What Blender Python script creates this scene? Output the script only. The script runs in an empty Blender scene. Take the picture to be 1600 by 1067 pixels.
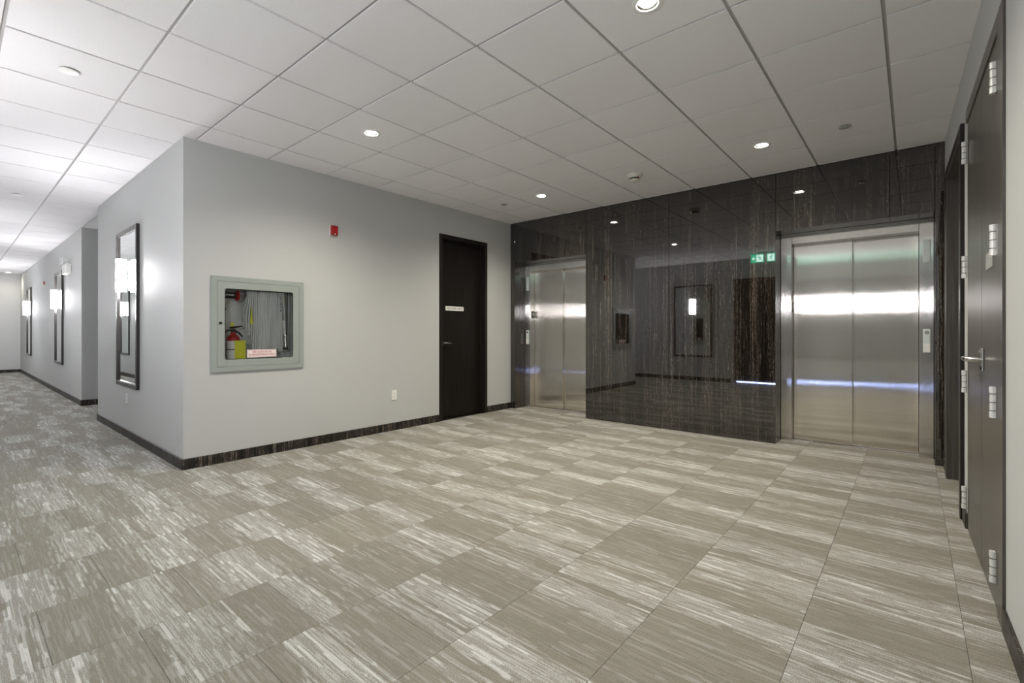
import bpy, bmesh, math, random
from mathutils import Matrix, Vector

random.seed(7)
scene = bpy.context.scene
C = scene.collection

# ------------------------------------------------------------------ camera, world, exposure
CAMZ, H = 1.185, 2.862
cd = bpy.data.cameras.new('camera')
cd.sensor_width = 36.0
cd.lens = 745.14 / 1600 * 36.0
cd.shift_x = (800 - 785.7) / 1600
cd.shift_y = (518.47 - 533.5) / 1600
cd.clip_start = 0.02
cam = bpy.data.objects.new('camera', cd)
C.objects.link(cam)
cam.location = (0, 0, CAMZ)
cam.rotation_euler = (math.pi / 2, 0, 0.7094)
scene.camera = cam

w = bpy.data.worlds.new('world')
scene.world = w
w.use_nodes = True
w.node_tree.nodes['Background'].inputs[0].default_value = (0.8, 0.85, 1, 1)
w.node_tree.nodes['Background'].inputs[1].default_value = 0.02

vs = scene.view_settings
vs.view_transform = 'Standard'
vs.look = 'None'
vs.gamma = 1
vs.use_curve_mapping = False
vs.exposure = 1.56

DOWN_W = 55.0          # watts of one lobby downlight
SCONCE_E = 58.0        # emission strength of a sconce shade
WARM = (1.0, 0.925, 0.78)
COOL = (0.985, 0.97, 1.0)

# ------------------------------------------------------------------ plan (metres)
XA = -4.745            # left lobby wall
YB = 1.318             # corridor wall, first block
XB_END = -8.30
YC, XC = 1.40, -10.10  # corridor wall beyond the alcove
XFAR = -19.9
YBACK = -0.50
YE, YF, YD = 5.71, 5.97, 6.12   # elevator wall face, elevator frame face, elevator doors
SOF = 2.25
E1 = (-4.66, -3.404)
E2 = (-1.097, 0.153)
T = 0.6096
X0, Y0 = -0.1862 * T, 4.3257 * T
RA, RB = Vector((0.217, 5.74)), Vector((0.279, 2.79))
RD = (RB - RA).normalized()
MR = Matrix(((RD.x, -RD.y, 0, RA.x), (RD.y, RD.x, 0, RA.y), (0, 0, 1, 0), (0, 0, 0, 1)))  # right wall: x along wall, y into wall

# ------------------------------------------------------------------ materials
MATS = {}
def newmat(name):
    m = bpy.data.materials.new(name)
    m.use_nodes = True
    nt = m.node_tree
    MATS[name] = m
    return m, nt, nt.nodes['Principled BSDF']
def nd(nt, typ, **kw):
    n = nt.nodes.new(typ)
    for k, v in kw.items():
        if k in ('operation', 'noise_dimensions', 'data_type', 'blend_type', 'direction_type', 'axis', 'feature', 'wave_type', 'bands_direction'):
            setattr(n, k, v)
    return n
def mathn(nt, op, a, b=None, clamp=False):
    n = nt.nodes.new('ShaderNodeMath'); n.operation = op; n.use_clamp = clamp
    for i, v in enumerate((a, b)):
        if v is None: continue
        if isinstance(v, (int, float)): n.inputs[i].default_value = v
        else: nt.links.new(v, n.inputs[i])
    return n.outputs[0]
def mixc(nt, f, a, b):
    n = nt.nodes.new('ShaderNodeMix'); n.data_type = 'RGBA'
    for s, v in ((n.inputs[0], f), (n.inputs[6], a), (n.inputs[7], b)):
        if isinstance(v, (int, float)): s.default_value = v
        elif isinstance(v, tuple): s.default_value = (*v, 1) if len(v) == 3 else v
        else: nt.links.new(v, s)
    return n.outputs[2]
def noise(nt, vec, scale, detail=2, rough=0.5):
    n = nt.nodes.new('ShaderNodeTexNoise')
    n.inputs['Scale'].default_value = scale
    n.inputs['Detail'].default_value = detail
    n.inputs['Roughness'].default_value = rough
    if vec is not None: nt.links.new(vec, n.inputs['Vector'])
    return n.outputs['Fac']
def mapping(nt, vec, scale, loc=(0, 0, 0)):
    n = nt.nodes.new('ShaderNodeMapping')
    n.inputs['Scale'].default_value = scale
    n.inputs['Location'].default_value = loc
    nt.links.new(vec, n.inputs['Vector'])
    return n.outputs[0]
def ramp(nt, f, a, b):
    n = nt.nodes.new('ShaderNodeMapRange')
    n.interpolation_type = 'SMOOTHSTEP'
    n.inputs[1].default_value = a; n.inputs[2].default_value = b
    nt.links.new(f, n.inputs[0])
    return n.outputs[0]
def bump(nt, bs, h, strength, dist):
    b = nt.nodes.new('ShaderNodeBump')
    b.inputs['Strength'].default_value = strength
    b.inputs['Distance'].default_value = dist
    nt.links.new(h, b.inputs['Height'])
    nt.links.new(b.outputs[0], bs.inputs['Normal'])
def coord(nt, which='Object'):
    return nt.nodes.new('ShaderNodeTexCoord').outputs[which]
def worldpos(nt):
    return nt.nodes.new('ShaderNodeNewGeometry').outputs['Position']

def plain(name, col, rough=0.5, metal=0.0, spec=0.5, var=0.06, vscale=30):
    m, nt, bs = newmat(name)
    f = noise(nt, worldpos(nt), vscale, 3)
    a = tuple(c * (1 - var) for c in col); b = tuple(min(1, c * (1 + var)) for c in col)
    nt.links.new(mixc(nt, f, a, b), bs.inputs['Base Color'])
    bs.inputs['Roughness'].default_value = rough
    bs.inputs['Metallic'].default_value = metal
    bs.inputs['Specular IOR Level'].default_value = spec
    return m
def emit(name, col, strength, base=(0.8, 0.8, 0.8)):
    m, nt, bs = newmat(name)
    bs.inputs['Base Color'].default_value = (*base, 1)
    bs.inputs['Emission Color'].default_value = (*col, 1)
    bs.inputs['Emission Strength'].default_value = strength
    return m

def mat_paint():
    m, nt, bs = newmat('wall_paint')
    p = worldpos(nt)
    f = noise(nt, p, 1.2, 3)
    nt.links.new(mixc(nt, f, (0.475, 0.485, 0.48), (0.50, 0.51, 0.505)), bs.inputs['Base Color'])
    bs.inputs['Roughness'].default_value = 0.62
    bs.inputs['Specular IOR Level'].default_value = 0.3
    bump(nt, bs, noise(nt, p, 260, 2), 0.05, 0.001)
mat_paint()

def mat_ceiling_tile():
    m, nt, bs = newmat('acoustic_tile')
    p = worldpos(nt)
    f = noise(nt, p, 160, 4, 0.7)
    r = nt.nodes.new('ShaderNodeObjectInfo').outputs['Random']
    t = mathn(nt, 'MULTIPLY_ADD', r, 0.05); t.node.inputs[2].default_value = 0.93
    c = mixc(nt, ramp(nt, f, 0.35, 0.65), (0.83, 0.82, 0.83), (0.89, 0.88, 0.89))
    v = nt.nodes.new('ShaderNodeVectorMath'); v.operation = 'SCALE'
    nt.links.new(c, v.inputs[0]); nt.links.new(t, v.inputs['Scale'])
    nt.links.new(v.outputs[0], bs.inputs['Base Color'])
    bs.inputs['Roughness'].default_value = 0.9
    bs.inputs['Specular IOR Level'].default_value = 0.1
    bump(nt, bs, f, 0.25, 0.003)
mat_ceiling_tile()
plain('grid_white', (0.42, 0.41, 0.40), 0.5, 0.0, 0.4, 0.03)

def mat_carpet():
    m, nt, bs = newmat('carpet')
    p = coord(nt, 'Object')
    r = nt.nodes.new('ShaderNodeObjectInfo').outputs['Random']
    off = nt.nodes.new('ShaderNodeCombineXYZ')
    nt.links.new(mathn(nt, 'MULTIPLY', r, 61.7), off.inputs[0])
    nt.links.new(mathn(nt, 'MULTIPLY', r, 137.3), off.inputs[1])
    add = nt.nodes.new('ShaderNodeVectorMath'); add.operation = 'ADD'
    nt.links.new(p, add.inputs[0]); nt.links.new(off.outputs[0], add.inputs[1])
    v = add.outputs[0]
    sep = nt.nodes.new('ShaderNodeSeparateXYZ'); nt.links.new(v, sep.inputs[0])
    def rows(pitch, xs_, lo, hi, salt_=0.0):
        """straight yarn lines along X: one random run of light and dark per row"""
        row = mathn(nt, 'FLOOR', mathn(nt, 'DIVIDE', sep.outputs[1], pitch))
        cb = nt.nodes.new('ShaderNodeCombineXYZ')
        nt.links.new(mathn(nt, 'MULTIPLY', sep.outputs[0], xs_), cb.inputs[0])
        nt.links.new(mathn(nt, 'MULTIPLY_ADD', row, 7.31), cb.inputs[1])
        cb.inputs[1].links[0].from_node.inputs[2].default_value = salt_
        return ramp(nt, noise(nt, cb.outputs[0], 1.0, 2, 0.6), lo, hi)
    lsep = nt.nodes.new('ShaderNodeSeparateXYZ'); nt.links.new(p, lsep.inputs[0])
    r2 = mathn(nt, 'FRACT', mathn(nt, 'MULTIPLY', r, 17.31))
    r3 = mathn(nt, 'FRACT', mathn(nt, 'MULTIPLY', r, 43.77))
    jag = rows(0.009, 3.2, 0.35, 0.65, 1.9)
    def band(rv, half, lo):
        c0 = mathn(nt, 'MULTIPLY_ADD', rv, 0.40); c0.node.inputs[2].default_value = lo
        dist = mathn(nt, 'ABSOLUTE', mathn(nt, 'SUBTRACT', lsep.outputs[1], c0))
        dist = mathn(nt, 'ADD', dist, mathn(nt, 'MULTIPLY', jag, 0.07))
        return mathn(nt, 'SUBTRACT', 1.0, ramp(nt, dist, half, half + 0.012))
    zone = mathn(nt, 'MAXIMUM', band(r2, 0.115, -0.20), mathn(nt, 'MULTIPLY', band(r3, 0.065, -0.20), 0.75))
    bars = rows(0.011, 2.2, 0.58, 0.60)
    fine = rows(0.0045, 4.5, 0.50, 0.56, 3.7)
    salt = ramp(nt, noise(nt, mapping(nt, v, (230, 300, 1)), 1.0, 1), 0.46, 0.58)
    squig = ramp(nt, noise(nt, mapping(nt, v, (16, 22, 1)), 1.0, 4, 0.7), 0.635, 0.67)
    a = mathn(nt, 'MULTIPLY', zone, mathn(nt, 'MULTIPLY_ADD', salt, 0.40))
    a.node.inputs[1].links[0].from_node.inputs[2].default_value = 0.02
    b_ = mathn(nt, 'MULTIPLY', zone, mathn(nt, 'MULTIPLY', fine, 0.20))
    c_ = mathn(nt, 'MULTIPLY', bars, mathn(nt, 'MULTIPLY_ADD', zone, 0.34))
    c_.node.inputs[1].links[0].from_node.inputs[2].default_value = 0.18
    d_ = mathn(nt, 'MULTIPLY', fine, 0.10)
    e_ = mathn(nt, 'MULTIPLY', squig, mathn(nt, 'MULTIPLY', zone, 0.35))
    f = mathn(nt, 'ADD', a, b_)
    f = mathn(nt, 'ADD', f, c_); f = mathn(nt, 'ADD', f, d_); f = mathn(nt, 'ADD', f, e_, True)
    loops = ramp(nt, noise(nt, mapping(nt, v, (330, 330, 1)), 1.0, 1), 0.35, 0.65)
    base = mixc(nt, loops, (0.140, 0.133, 0.106), (0.240, 0.229, 0.188))
    col = mixc(nt, f, base, (0.55, 0.555, 0.545))
    t = mathn(nt, 'MULTIPLY_ADD', r, 0.14); t.node.inputs[2].default_value = 0.93
    s = nt.nodes.new('ShaderNodeVectorMath'); s.operation = 'SCALE'
    nt.links.new(col, s.inputs[0]); nt.links.new(t, s.inputs['Scale'])
    nt.links.new(s.outputs[0], bs.inputs['Base Color'])
    bs.inputs['Roughness'].default_value = 0.95
    bs.inputs['Specular IOR Level'].default_value = 0.1
    bs.inputs['Sheen Weight'].default_value = 0.15
    bump(nt, bs, loops, 0.4, 0.002)
mat_carpet()
plain('carpet_backing', (0.04, 0.038, 0.034), 0.95)

def mat_marble(name, ior, rough, gain=1.0):
    m, nt, bs = newmat(name)
    p = worldpos(nt)
    warp = noise(nt, mapping(nt, p, (6, 6, 2.5)), 1.0, 3)
    wv = nt.nodes.new('ShaderNodeCombineXYZ')
    k = mathn(nt, 'MULTIPLY_ADD', warp, 0.03); k.node.inputs[2].default_value = -0.015
    nt.links.new(k, wv.inputs[0]); nt.links.new(k, wv.inputs[1])
    add = nt.nodes.new('ShaderNodeVectorMath'); add.operation = 'ADD'
    nt.links.new(p, add.inputs[0]); nt.links.new(wv.outputs[0], add.inputs[1])
    v = add.outputs[0]
    fine = ramp(nt, noise(nt, mapping(nt, v, (120, 120, 3.0)), 1.0, 4, 0.65), 0.47, 0.66)
    flake = ramp(nt, noise(nt, mapping(nt, v, (170, 170, 30)), 1.0, 3, 0.6), 0.42, 0.64)
    broad = ramp(nt, noise(nt, mapping(nt, v, (8, 8, 0.30)), 1.0, 3, 0.6), 0.36, 0.66)
    thin = ramp(nt, noise(nt, mapping(nt, v, (55, 55, 0.35)), 1.0, 3, 0.6), 0.57, 0.66)
    f = mathn(nt, 'MULTIPLY', mathn(nt, 'MULTIPLY', fine, flake), mathn(nt, 'MULTIPLY_ADD', broad, 0.80))
    f.node.inputs[1].links[0].from_node.inputs[2].default_value = 0.16
    f = mathn(nt, 'ADD', f, mathn(nt, 'MULTIPLY', thin, mathn(nt, 'MULTIPLY_ADD', flake, 0.5)), True)
    f.node.inputs[1].links[0].from_node.inputs[1].links[0].from_node.inputs[2].default_value = 0.18
    base = mixc(nt, broad, (0.005, 0.0038, 0.0032), (0.022, 0.016, 0.013))
    nt.links.new(mixc(nt, f, base, (0.135 * gain, 0.118 * gain, 0.102 * gain)), bs.inputs['Base Color'])
    bs.inputs['Roughness'].default_value = rough
    bs.inputs['IOR'].default_value = ior
mat_marble('black_streaked_panel', 1.95, 0.022)
mat_marble('black_streaked_base', 1.4, 0.42, 2.2)

def mat_wood(name, c0, c1, rough, spec=0.45):
    m, nt, bs = newmat(name)
    p = coord(nt, 'Object')
    f = noise(nt, mapping(nt, p, (60, 60, 1.6)), 1.0, 4, 0.6)
    nt.links.new(mixc(nt, ramp(nt, f, 0.3, 0.7), c0, c1), bs.inputs['Base Color'])
    bs.inputs['Roughness'].default_value = rough
    bs.inputs['Specular IOR Level'].default_value = spec
    bump(nt, bs, f, 0.06, 0.001)
mat_wood('espresso_wood', (0.005, 0.004, 0.0035), (0.012, 0.009, 0.007), 0.38, 0.25)
mat_wood('espresso_frame', (0.007, 0.0055, 0.005), (0.016, 0.013, 0.011), 0.38, 0.3)
mat_wood('grey_brown_wood', (0.050, 0.044, 0.038), (0.095, 0.085, 0.076), 0.30)
mat_wood('mirror_frame_wood', (0.014, 0.012, 0.012), (0.05, 0.045, 0.043), 0.25)

def mat_brushed(name, col, amp, rough):
    m, nt, bs = newmat(name)
    p = worldpos(nt)
    g = noise(nt, mapping(nt, p, (260, 260, 1.2)), 1.0, 3)
    smear = noise(nt, mapping(nt, p, (2, 2, 3)), 1.0, 4)
    c = mixc(nt, g, tuple(x * 0.94 for x in col), tuple(min(1, x * 1.06) for x in col))
    nt.links.new(c, bs.inputs['Base Color'])
    bs.inputs['Metallic'].default_value = 1
    r = mathn(nt, 'MULTIPLY_ADD', smear, rough * 0.6); r.node.inputs[2].default_value = rough * 0.7
    nt.links.new(r, bs.inputs['Roughness'])
    # brushed grain: micro-normals scatter sideways only (fine vertical grinding lines)
    wn = nt.nodes.new('ShaderNodeTexWhiteNoise'); wn.noise_dimensions = '3D'
    sc = nt.nodes.new('ShaderNodeVectorMath'); sc.operation = 'SCALE'
    sc.inputs['Scale'].default_value = 7919.0
    nt.links.new(p, sc.inputs[0]); nt.links.new(sc.outputs[0], wn.inputs['Vector'])
    sep = nt.nodes.new('ShaderNodeSeparateColor')
    nt.links.new(wn.outputs['Color'], sep.inputs[0])
    s = mathn(nt, 'ADD', sep.outputs[0], sep.outputs[1])
    s = mathn(nt, 'SUBTRACT', s, 1.0)
    s = mathn(nt, 'MULTIPLY', s, amp)
    geo = nt.nodes.new('ShaderNodeNewGeometry')
    cr = nt.nodes.new('ShaderNodeVectorMath'); cr.operation = 'CROSS_PRODUCT'
    cr.inputs[1].default_value = (0, 0, 1)
    nt.links.new(geo.outputs['Normal'], cr.inputs[0])
    t = nt.nodes.new('ShaderNodeVectorMath'); t.operation = 'SCALE'
    nt.links.new(cr.outputs[0], t.inputs[0]); nt.links.new(s, t.inputs['Scale'])
    ad = nt.nodes.new('ShaderNodeVectorMath'); ad.operation = 'ADD'
    nt.links.new(geo.outputs['Normal'], ad.inputs[0]); nt.links.new(t.outputs[0], ad.inputs[1])
    no = nt.nodes.new('ShaderNodeVectorMath'); no.operation = 'NORMALIZE'
    nt.links.new(ad.outputs[0], no.inputs[0])
    nt.links.new(no.outputs[0], bs.inputs['Normal'])
mat_brushed('brushed_steel', (0.83, 0.795, 0.745), 0.42, 0.055)
mat_brushed('brushed_steel_frame', (0.84, 0.82, 0.79), 0.55, 0.08)

plain('chrome', (0.80, 0.80, 0.80), 0.16, 1.0, 0.5, 0.03)
plain('hinge_steel', (0.74, 0.74, 0.73), 0.35, 0.35, 0.5, 0.03)
plain('satin_nickel', (0.62, 0.61, 0.59), 0.25, 1.0, 0.5, 0.03)
plain('sill_aluminium', (0.75, 0.75, 0.74), 0.3, 1.0, 0.5, 0.08, 200)
plain('white_plastic', (0.80, 0.80, 0.78), 0.4, 0, 0.5, 0.02)
plain('dark_slot', (0.02, 0.02, 0.02), 0.5)
plain('black_metal', (0.012, 0.012, 0.013), 0.35)
plain('grey_cabinet', (0.30, 0.335, 0.315), 0.38, 0, 0.5, 0.03)
plain('cabinet_inside', (0.86, 0.88, 0.87), 0.5)
plain('red_paint', (0.42, 0.012, 0.014), 0.3)
plain('alarm_red', (0.30, 0.008, 0.010), 0.35)
plain('hose_white', (0.90, 0.92, 0.91), 0.8, 0, 0.2, 0.03, 120)
plain('tag_yellow', (0.78, 0.80, 0.06), 0.6)
plain('label_white', (0.78, 0.78, 0.74), 0.5)
plain('label_print', (0.05, 0.06, 0.06), 0.5)
plain('label_pink', (0.80, 0.72, 0.72), 0.5)
plain('print_red', (0.50, 0.10, 0.13), 0.5)
plain('call_panel_grey', (0.62, 0.68, 0.67), 0.4)
plain('detector_cream', (0.72, 0.71, 0.64), 0.4)
plain('plate_grey', (0.42, 0.42, 0.40), 0.4, 0.2)
plain('valve_steel', (0.62, 0.62, 0.60), 0.35, 0.4)
emit('lamp_lens', WARM, 60.0)
emit('sconce_glass', COOL, SCONCE_E, (0.9, 0.9, 0.88))
emit('exit_green', (0.0, 0.55, 0.28), 1.8, (0.0, 0.25, 0.12))
emit('exit_white', (0.8, 1.0, 0.95), 2.6)
emit('daylight_glow_blue', (0.40, 0.52, 1.0), 26.0)  # emission stands in for daylight below the back door
def mat_mirror():
    m, nt, bs = newmat('mirror_glass')
    f = noise(nt, worldpos(nt), 3, 2)
    nt.links.new(mixc(nt, f, (0.80, 0.835, 0.825), (0.83, 0.86, 0.85)), bs.inputs['Base Color'])
    bs.inputs['Metallic'].default_value = 1
    bs.inputs['Roughness'].default_value = 0.01
mat_mirror()
def mat_glass():
    m, nt, bs = newmat('clear_pane')
    out = nt.nodes['Material Output']
    tr = nt.nodes.new('ShaderNodeBsdfTransparent')
    tr.inputs[0].default_value = (0.985, 0.99, 0.985, 1)
    gl = nt.nodes.new('ShaderNodeBsdfGlossy'); gl.inputs['Roughness'].default_value = 0.02
    fr = nt.nodes.new('ShaderNodeFresnel'); fr.inputs[0].default_value = 1.45
    mx = nt.nodes.new('ShaderNodeMixShader')
    nt.links.new(fr.outputs[0], mx.inputs[0])
    nt.links.new(tr.outputs[0], mx.inputs[1]); nt.links.new(gl.outputs[0], mx.inputs[2])
    nt.links.new(mx.outputs[0], out.inputs['Surface'])
mat_glass()

# ------------------------------------------------------------------ mesh helpers
class MB:
    def __init__(s): s.bm = bmesh.new()
    def box(s, x0, x1, y0, y1, z0, z1, bev=0.0, seg=2):
        vs_ = [s.bm.verts.new((x, y, z)) for x in (x0, x1) for y in (y0, y1) for z in (z0, z1)]
        fs = [s.bm.faces.new([vs_[i] for i in q]) for q in ((0, 1, 3, 2), (4, 6, 7, 5), (0, 4, 5, 1), (2, 3, 7, 6), (0, 2, 6, 4), (1, 5, 7, 3))]
        if bev > 0:
            es = {e for f in fs for e in f.edges}
            bmesh.ops.bevel(s.bm, geom=list(es), offset=bev, segments=seg, profile=0.5, affect='EDGES')
        return s
    def lathe(s, prof, org=(0, 0, 0), axis='Z', n=32, cap=True):
        """prof: (radius, height) list, swept round the axis"""
        def pt(r, h, a):
            c_, s_ = r * math.cos(a), r * math.sin(a)
            if axis == 'Z': v = (c_, s_, h)
            elif axis == 'Y': v = (c_, h, s_)
            else: v = (h, c_, s_)
            return (org[0] + v[0], org[1] + v[1], org[2] + v[2])
        rings = [[s.bm.verts.new(pt(max(r, 1e-5), h, 2 * math.pi * k / n)) for k in range(n)] for r, h in prof]
        for a, b in zip(rings, rings[1:]):
            for k in range(n):
                s.bm.faces.new((a[k], a[(k + 1) % n], b[(k + 1) % n], b[k]))
        if cap:
            s.bm.faces.new(rings[0]); s.bm.faces.new(rings[-1])
        return s
    def tube(s, pts, r, n=10):
        pts = [Vector(p) for p in pts]
        rings = []
        up = Vector((0, 0, 1))
        for i, p in enumerate(pts):
            d = (pts[min(i + 1, len(pts) - 1)] - pts[max(i - 1, 0)]).normalized()
            a = d.cross(up)
            if a.length < 1e-3: a = d.cross(Vector((1, 0, 0)))
            a.normalize(); b = d.cross(a).normalized()
            rr = r[i] if isinstance(r, (list, tuple)) else r
            rings.append([s.bm.verts.new(p + a * rr * math.cos(2 * math.pi * k / n) + b * rr * math.sin(2 * math.pi * k / n)) for k in range(n)])
        for A, B in zip(rings, rings[1:]):
            for k in range(n):
                s.bm.faces.new((A[k], A[(k + 1) % n], B[(k + 1) % n], B[k]))
        s.bm.faces.new(rings[0]); s.bm.faces.new(rings[-1])
        return s
    def prism(s, poly, f, h0, h1):
        """poly of (a,b); f(a,b,h)->xyz"""
        A = [s.bm.verts.new(f(a, b, h0)) for a, b in poly]
        B = [s.bm.verts.new(f(a, b, h1)) for a, b in poly]
        s.bm.faces.new(A); s.bm.faces.new(B)
        n = len(poly)
        for i in range(n):
            s.bm.faces.new((A[i], A[(i + 1) % n], B[(i + 1) % n], B[i]))
        return s
    def mesh(s, name, mat, smooth=False):
        bmesh.ops.recalc_face_normals(s.bm, faces=s.bm.faces)
        me = bpy.data.meshes.new(name)
        s.bm.to_mesh(me); s.bm.free()
        me.materials.append(MATS[mat])
        if smooth:
            for p in me.polygons: p.use_smooth = True
            me.set_sharp_from_angle(angle=math.radians(40))
        return me
    def obj(s, name, mat, parent=None, smooth=False):
        return link(name, s.mesh(name, mat, smooth), parent)
def link(name, me, parent=None, loc=None):
    o = bpy.data.objects.new(name, me)
    C.objects.link(o)
    if parent is not None: o.parent = parent
    if loc is not None: o.location = loc
    return o
def tag(o, label, cat, group=None, kind=None):
    o['label'] = label; o['category'] = cat
    if group: o['group'] = group
    if kind: o['kind'] = kind
    return o
def empty(name, loc=(0, 0, 0), mat=None):
    o = bpy.data.objects.new(name, None)
    o.empty_display_size = 0.1
    C.objects.link(o)
    if mat is not None: o.matrix_world = mat
    else: o.location = loc
    return o
def structure(o, label, cat): return tag(o, label, cat, kind='structure')
def text(name, body, size, mat, parent, M, thick=0.0006, width=None, align='CENTER'):
    cu = bpy.data.curves.new('lettering', 'FONT')
    cu.body = body; cu.size = size; cu.align_x = align; cu.align_y = 'CENTER'; cu.extrude = thick
    tmp = bpy.data.objects.new('lettering', cu); C.objects.link(tmp)
    dg = bpy.context.evaluated_depsgraph_get()
    me = bpy.data.meshes.new_from_object(tmp.evaluated_get(dg))
    bpy.data.objects.remove(tmp)
    if width:
        xs = [v.co.x for v in me.vertices]; k = width / (max(xs) - min(xs))
        for v in me.vertices: v.co.x *= k
    me.transform(M)
    me.materials.clear(); me.materials.append(MATS[mat])
    return link(name, me, parent)
def copy_tree(o, parent=None):
    c = o.copy(); C.objects.link(c); c.parent = parent
    for ch in o.children: copy_tree(ch, c)
    return c
def wall_with_holes(mb, axis, p0, p1, a0, a1, z0, z1, holes):
    """wall slab between p0..p1 on its normal axis, spanning a0..a1 x z0..z1 with rectangular holes (a,b,z,zz)"""
    cuts = sorted({a0, a1, *[h[0] for h in holes], *[h[1] for h in holes]})
    for s, e in zip(cuts, cuts[1:]):
        m = (s + e) / 2
        hs = sorted([h for h in holes if h[0] < m < h[1]], key=lambda h: h[2])
        z = z0
        for h in hs + [(0, 0, z1, z1)]:
            if h[2] > z + 1e-6:
                if axis == 'X': mb.box(p0, p1, s, e, z, h[2])
                else: mb.box(s, e, p0, p1, z, h[2])
            z = h[3]
    return mb

# ------------------------------------------------------------------ floor with carpet tiles
XR = 0.36
floor = MB().box(XFAR - 0.2, XR, YBACK - 0.2, 6.3, -0.12, -0.012).obj('floor', 'carpet_backing')
structure(floor, 'floor of the lift lobby and corridor laid with taupe streaked carpet tiles', 'floor')
REGIONS = [(XA, XR - 0.02, YBACK, YE), (XFAR, XA, YBACK, YB), (XC, XB_END, YB, 2.6), (XFAR, XC, YB, YC),
           (E1[0], E1[1], YE, YD - 0.045), (E2[0], E2[1], YE, YD - 0.045)]
CT, CX0 = 0.4955, -0.34
def pieces(cx, cy, hx, hy, regions):
    out = []
    for (a, b, c, d) in regions:
        x0, x1, y0, y1 = max(cx - hx, a), min(cx + hx, b), max(cy - hy, c), min(cy + hy, d)
        if x1 - x0 > 0.004 and y1 - y0 > 0.004: out.append((x0 - cx, x1 - cx, y0 - cy, y1 - cy))
    return out
full_me = None
for i in range(-41, 3):
    cx = CX0 + (i + 0.5) * CT
    ph = 0.245 if i % 2 else 0.0
    for j in range(-3, 14):
        cy = ph + (j + 0.5) * 0.4925
        g = 0.0008
        ps = pieces(cx, cy, CT / 2 - g, 0.4925 / 2 - g, REGIONS)
        if not ps: continue
        hx, hy = CT / 2 - g, 0.4925 / 2 - g
        area = sum((p[1] - p[0]) * (p[3] - p[2]) for p in ps)
        if len(ps) == 1 and area > 4 * hx * hy * 0.9999:
            if full_me is None:
                full_me = MB().box(-hx, hx, -hy, hy, -0.012, 0).mesh('carpet_tile', 'carpet')
            me = full_me
        else:
            mb = MB()
            for p in ps: mb.box(*p, -0.012, 0)
            me = mb.mesh('carpet_tile', 'carpet')
        link('carpet_tile', me, floor, (cx, cy, 0))

# ------------------------------------------------------------------ ceiling with tiles and grid
ceil = MB().box(XFAR - 0.2, XR + 0.1, YBACK - 0.2, 6.3, H + 0.14, H + 0.24).obj('ceiling', 'grid_white')
structure(ceil, 'suspended ceiling of square white acoustic tiles in a grey grid', 'ceiling')
CREG = [(XA, 0.40, YBACK, YE), (XFAR, XA, YBACK, YB), (XC, XB_END, YB, 2.6), (XFAR, XC, YB, YC)]
def tile_center(i, j): return (X0 + (i + 0.5) * T, Y0 + (j + 0.5) * T)
LIGHTS = [(-6, -1), (-6, 3), (-2, 3), (-2, -1)]
FAR_LIGHT = [(-32, -3)]
HOLES = {t: 0.058 for t in LIGHTS + FAR_LIGHT}
GAP = 0.009
full_tile = hole_tile = None
def tile_box(mb, x0, x1, y0, y1):
    mb.box(x0, x1, y0, y1, 0, 0.016)
for i in range(-33, 3):
    for j in range(-6, 6):
        cx, cy = tile_center(i, j)
        hx = T / 2 - GAP
        ps = pieces(cx, cy, hx, hx, CREG)
        if not ps: continue
        area = sum((p[1] - p[0]) * (p[3] - p[2]) for p in ps)
        if (i, j) in HOLES and area > 4 * hx * hx * 0.98:
            if hole_tile is None:
                mb = MB(); n = 32; r = HOLES[(i, j)]
                rings = []
                for z, sq in ((0.016, 1), (0, 1), (0, 0), (0.016, 0)):
                    ring = []
                    for k in range(n):
                        a = 2 * math.pi * k / n
                        c_, s_ = math.cos(a), math.sin(a)
                        q = hx / max(abs(c_), abs(s_)) if sq else r
                        ring.append(mb.bm.verts.new((c_ * q, s_ * q, z)))
                    rings.append(ring)
                for A, B in zip(rings, rings[1:] + rings[:1]):
                    for k in range(n):
                        mb.bm.faces.new((A[k], A[(k + 1) % n], B[(k + 1) % n], B[k]))
                hole_tile = mb.mesh('ceiling_tile', 'acoustic_tile')
            me = hole_tile
        elif len(ps) == 1 and area > 4 * hx * hx * 0.9999:
            if full_tile is None:
                mb = MB(); tile_box(mb, -hx, hx, -hx, hx); full_tile = mb.mesh('ceiling_tile', 'acoustic_tile')
            me = full_tile
        else:
            mb = MB()
            for p in ps: tile_box(mb, *p)
            me = mb.mesh('ceiling_tile', 'acoustic_tile')
        link('ceiling_tile', me, ceil, (cx, cy, H))
for i in range(-32, 2):           # grid bars across
    x = X0 + i * T
    for (a, b, c, d) in CREG[:1] if x > XA else CREG[1:2]:
        MB().box(x - 0.012, x + 0.012, c, d, H + 0.010, H + 0.0155).obj('grid_bar', 'grid_white', ceil)
    if XC < x < XB_END: MB().box(x - 0.012, x + 0.012, YB, 2.6, H + 0.010, H + 0.0155).obj('grid_bar', 'grid_white', ceil)
for j in range(-5, 5):
    y = Y0 + j * T
    a = XFAR if y < YB else XA
    MB().box(a, 0.40, y - 0.012, y + 0.012, H + 0.0102, H + 0.0153).obj('grid_bar', 'grid_white', ceil)
MB().box(XC, XB_END, Y0 - T - 0.012, Y0 - T + 0.012, H + 0.0102, H + 0.0153).obj('grid_bar', 'grid_white', ceil)

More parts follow.
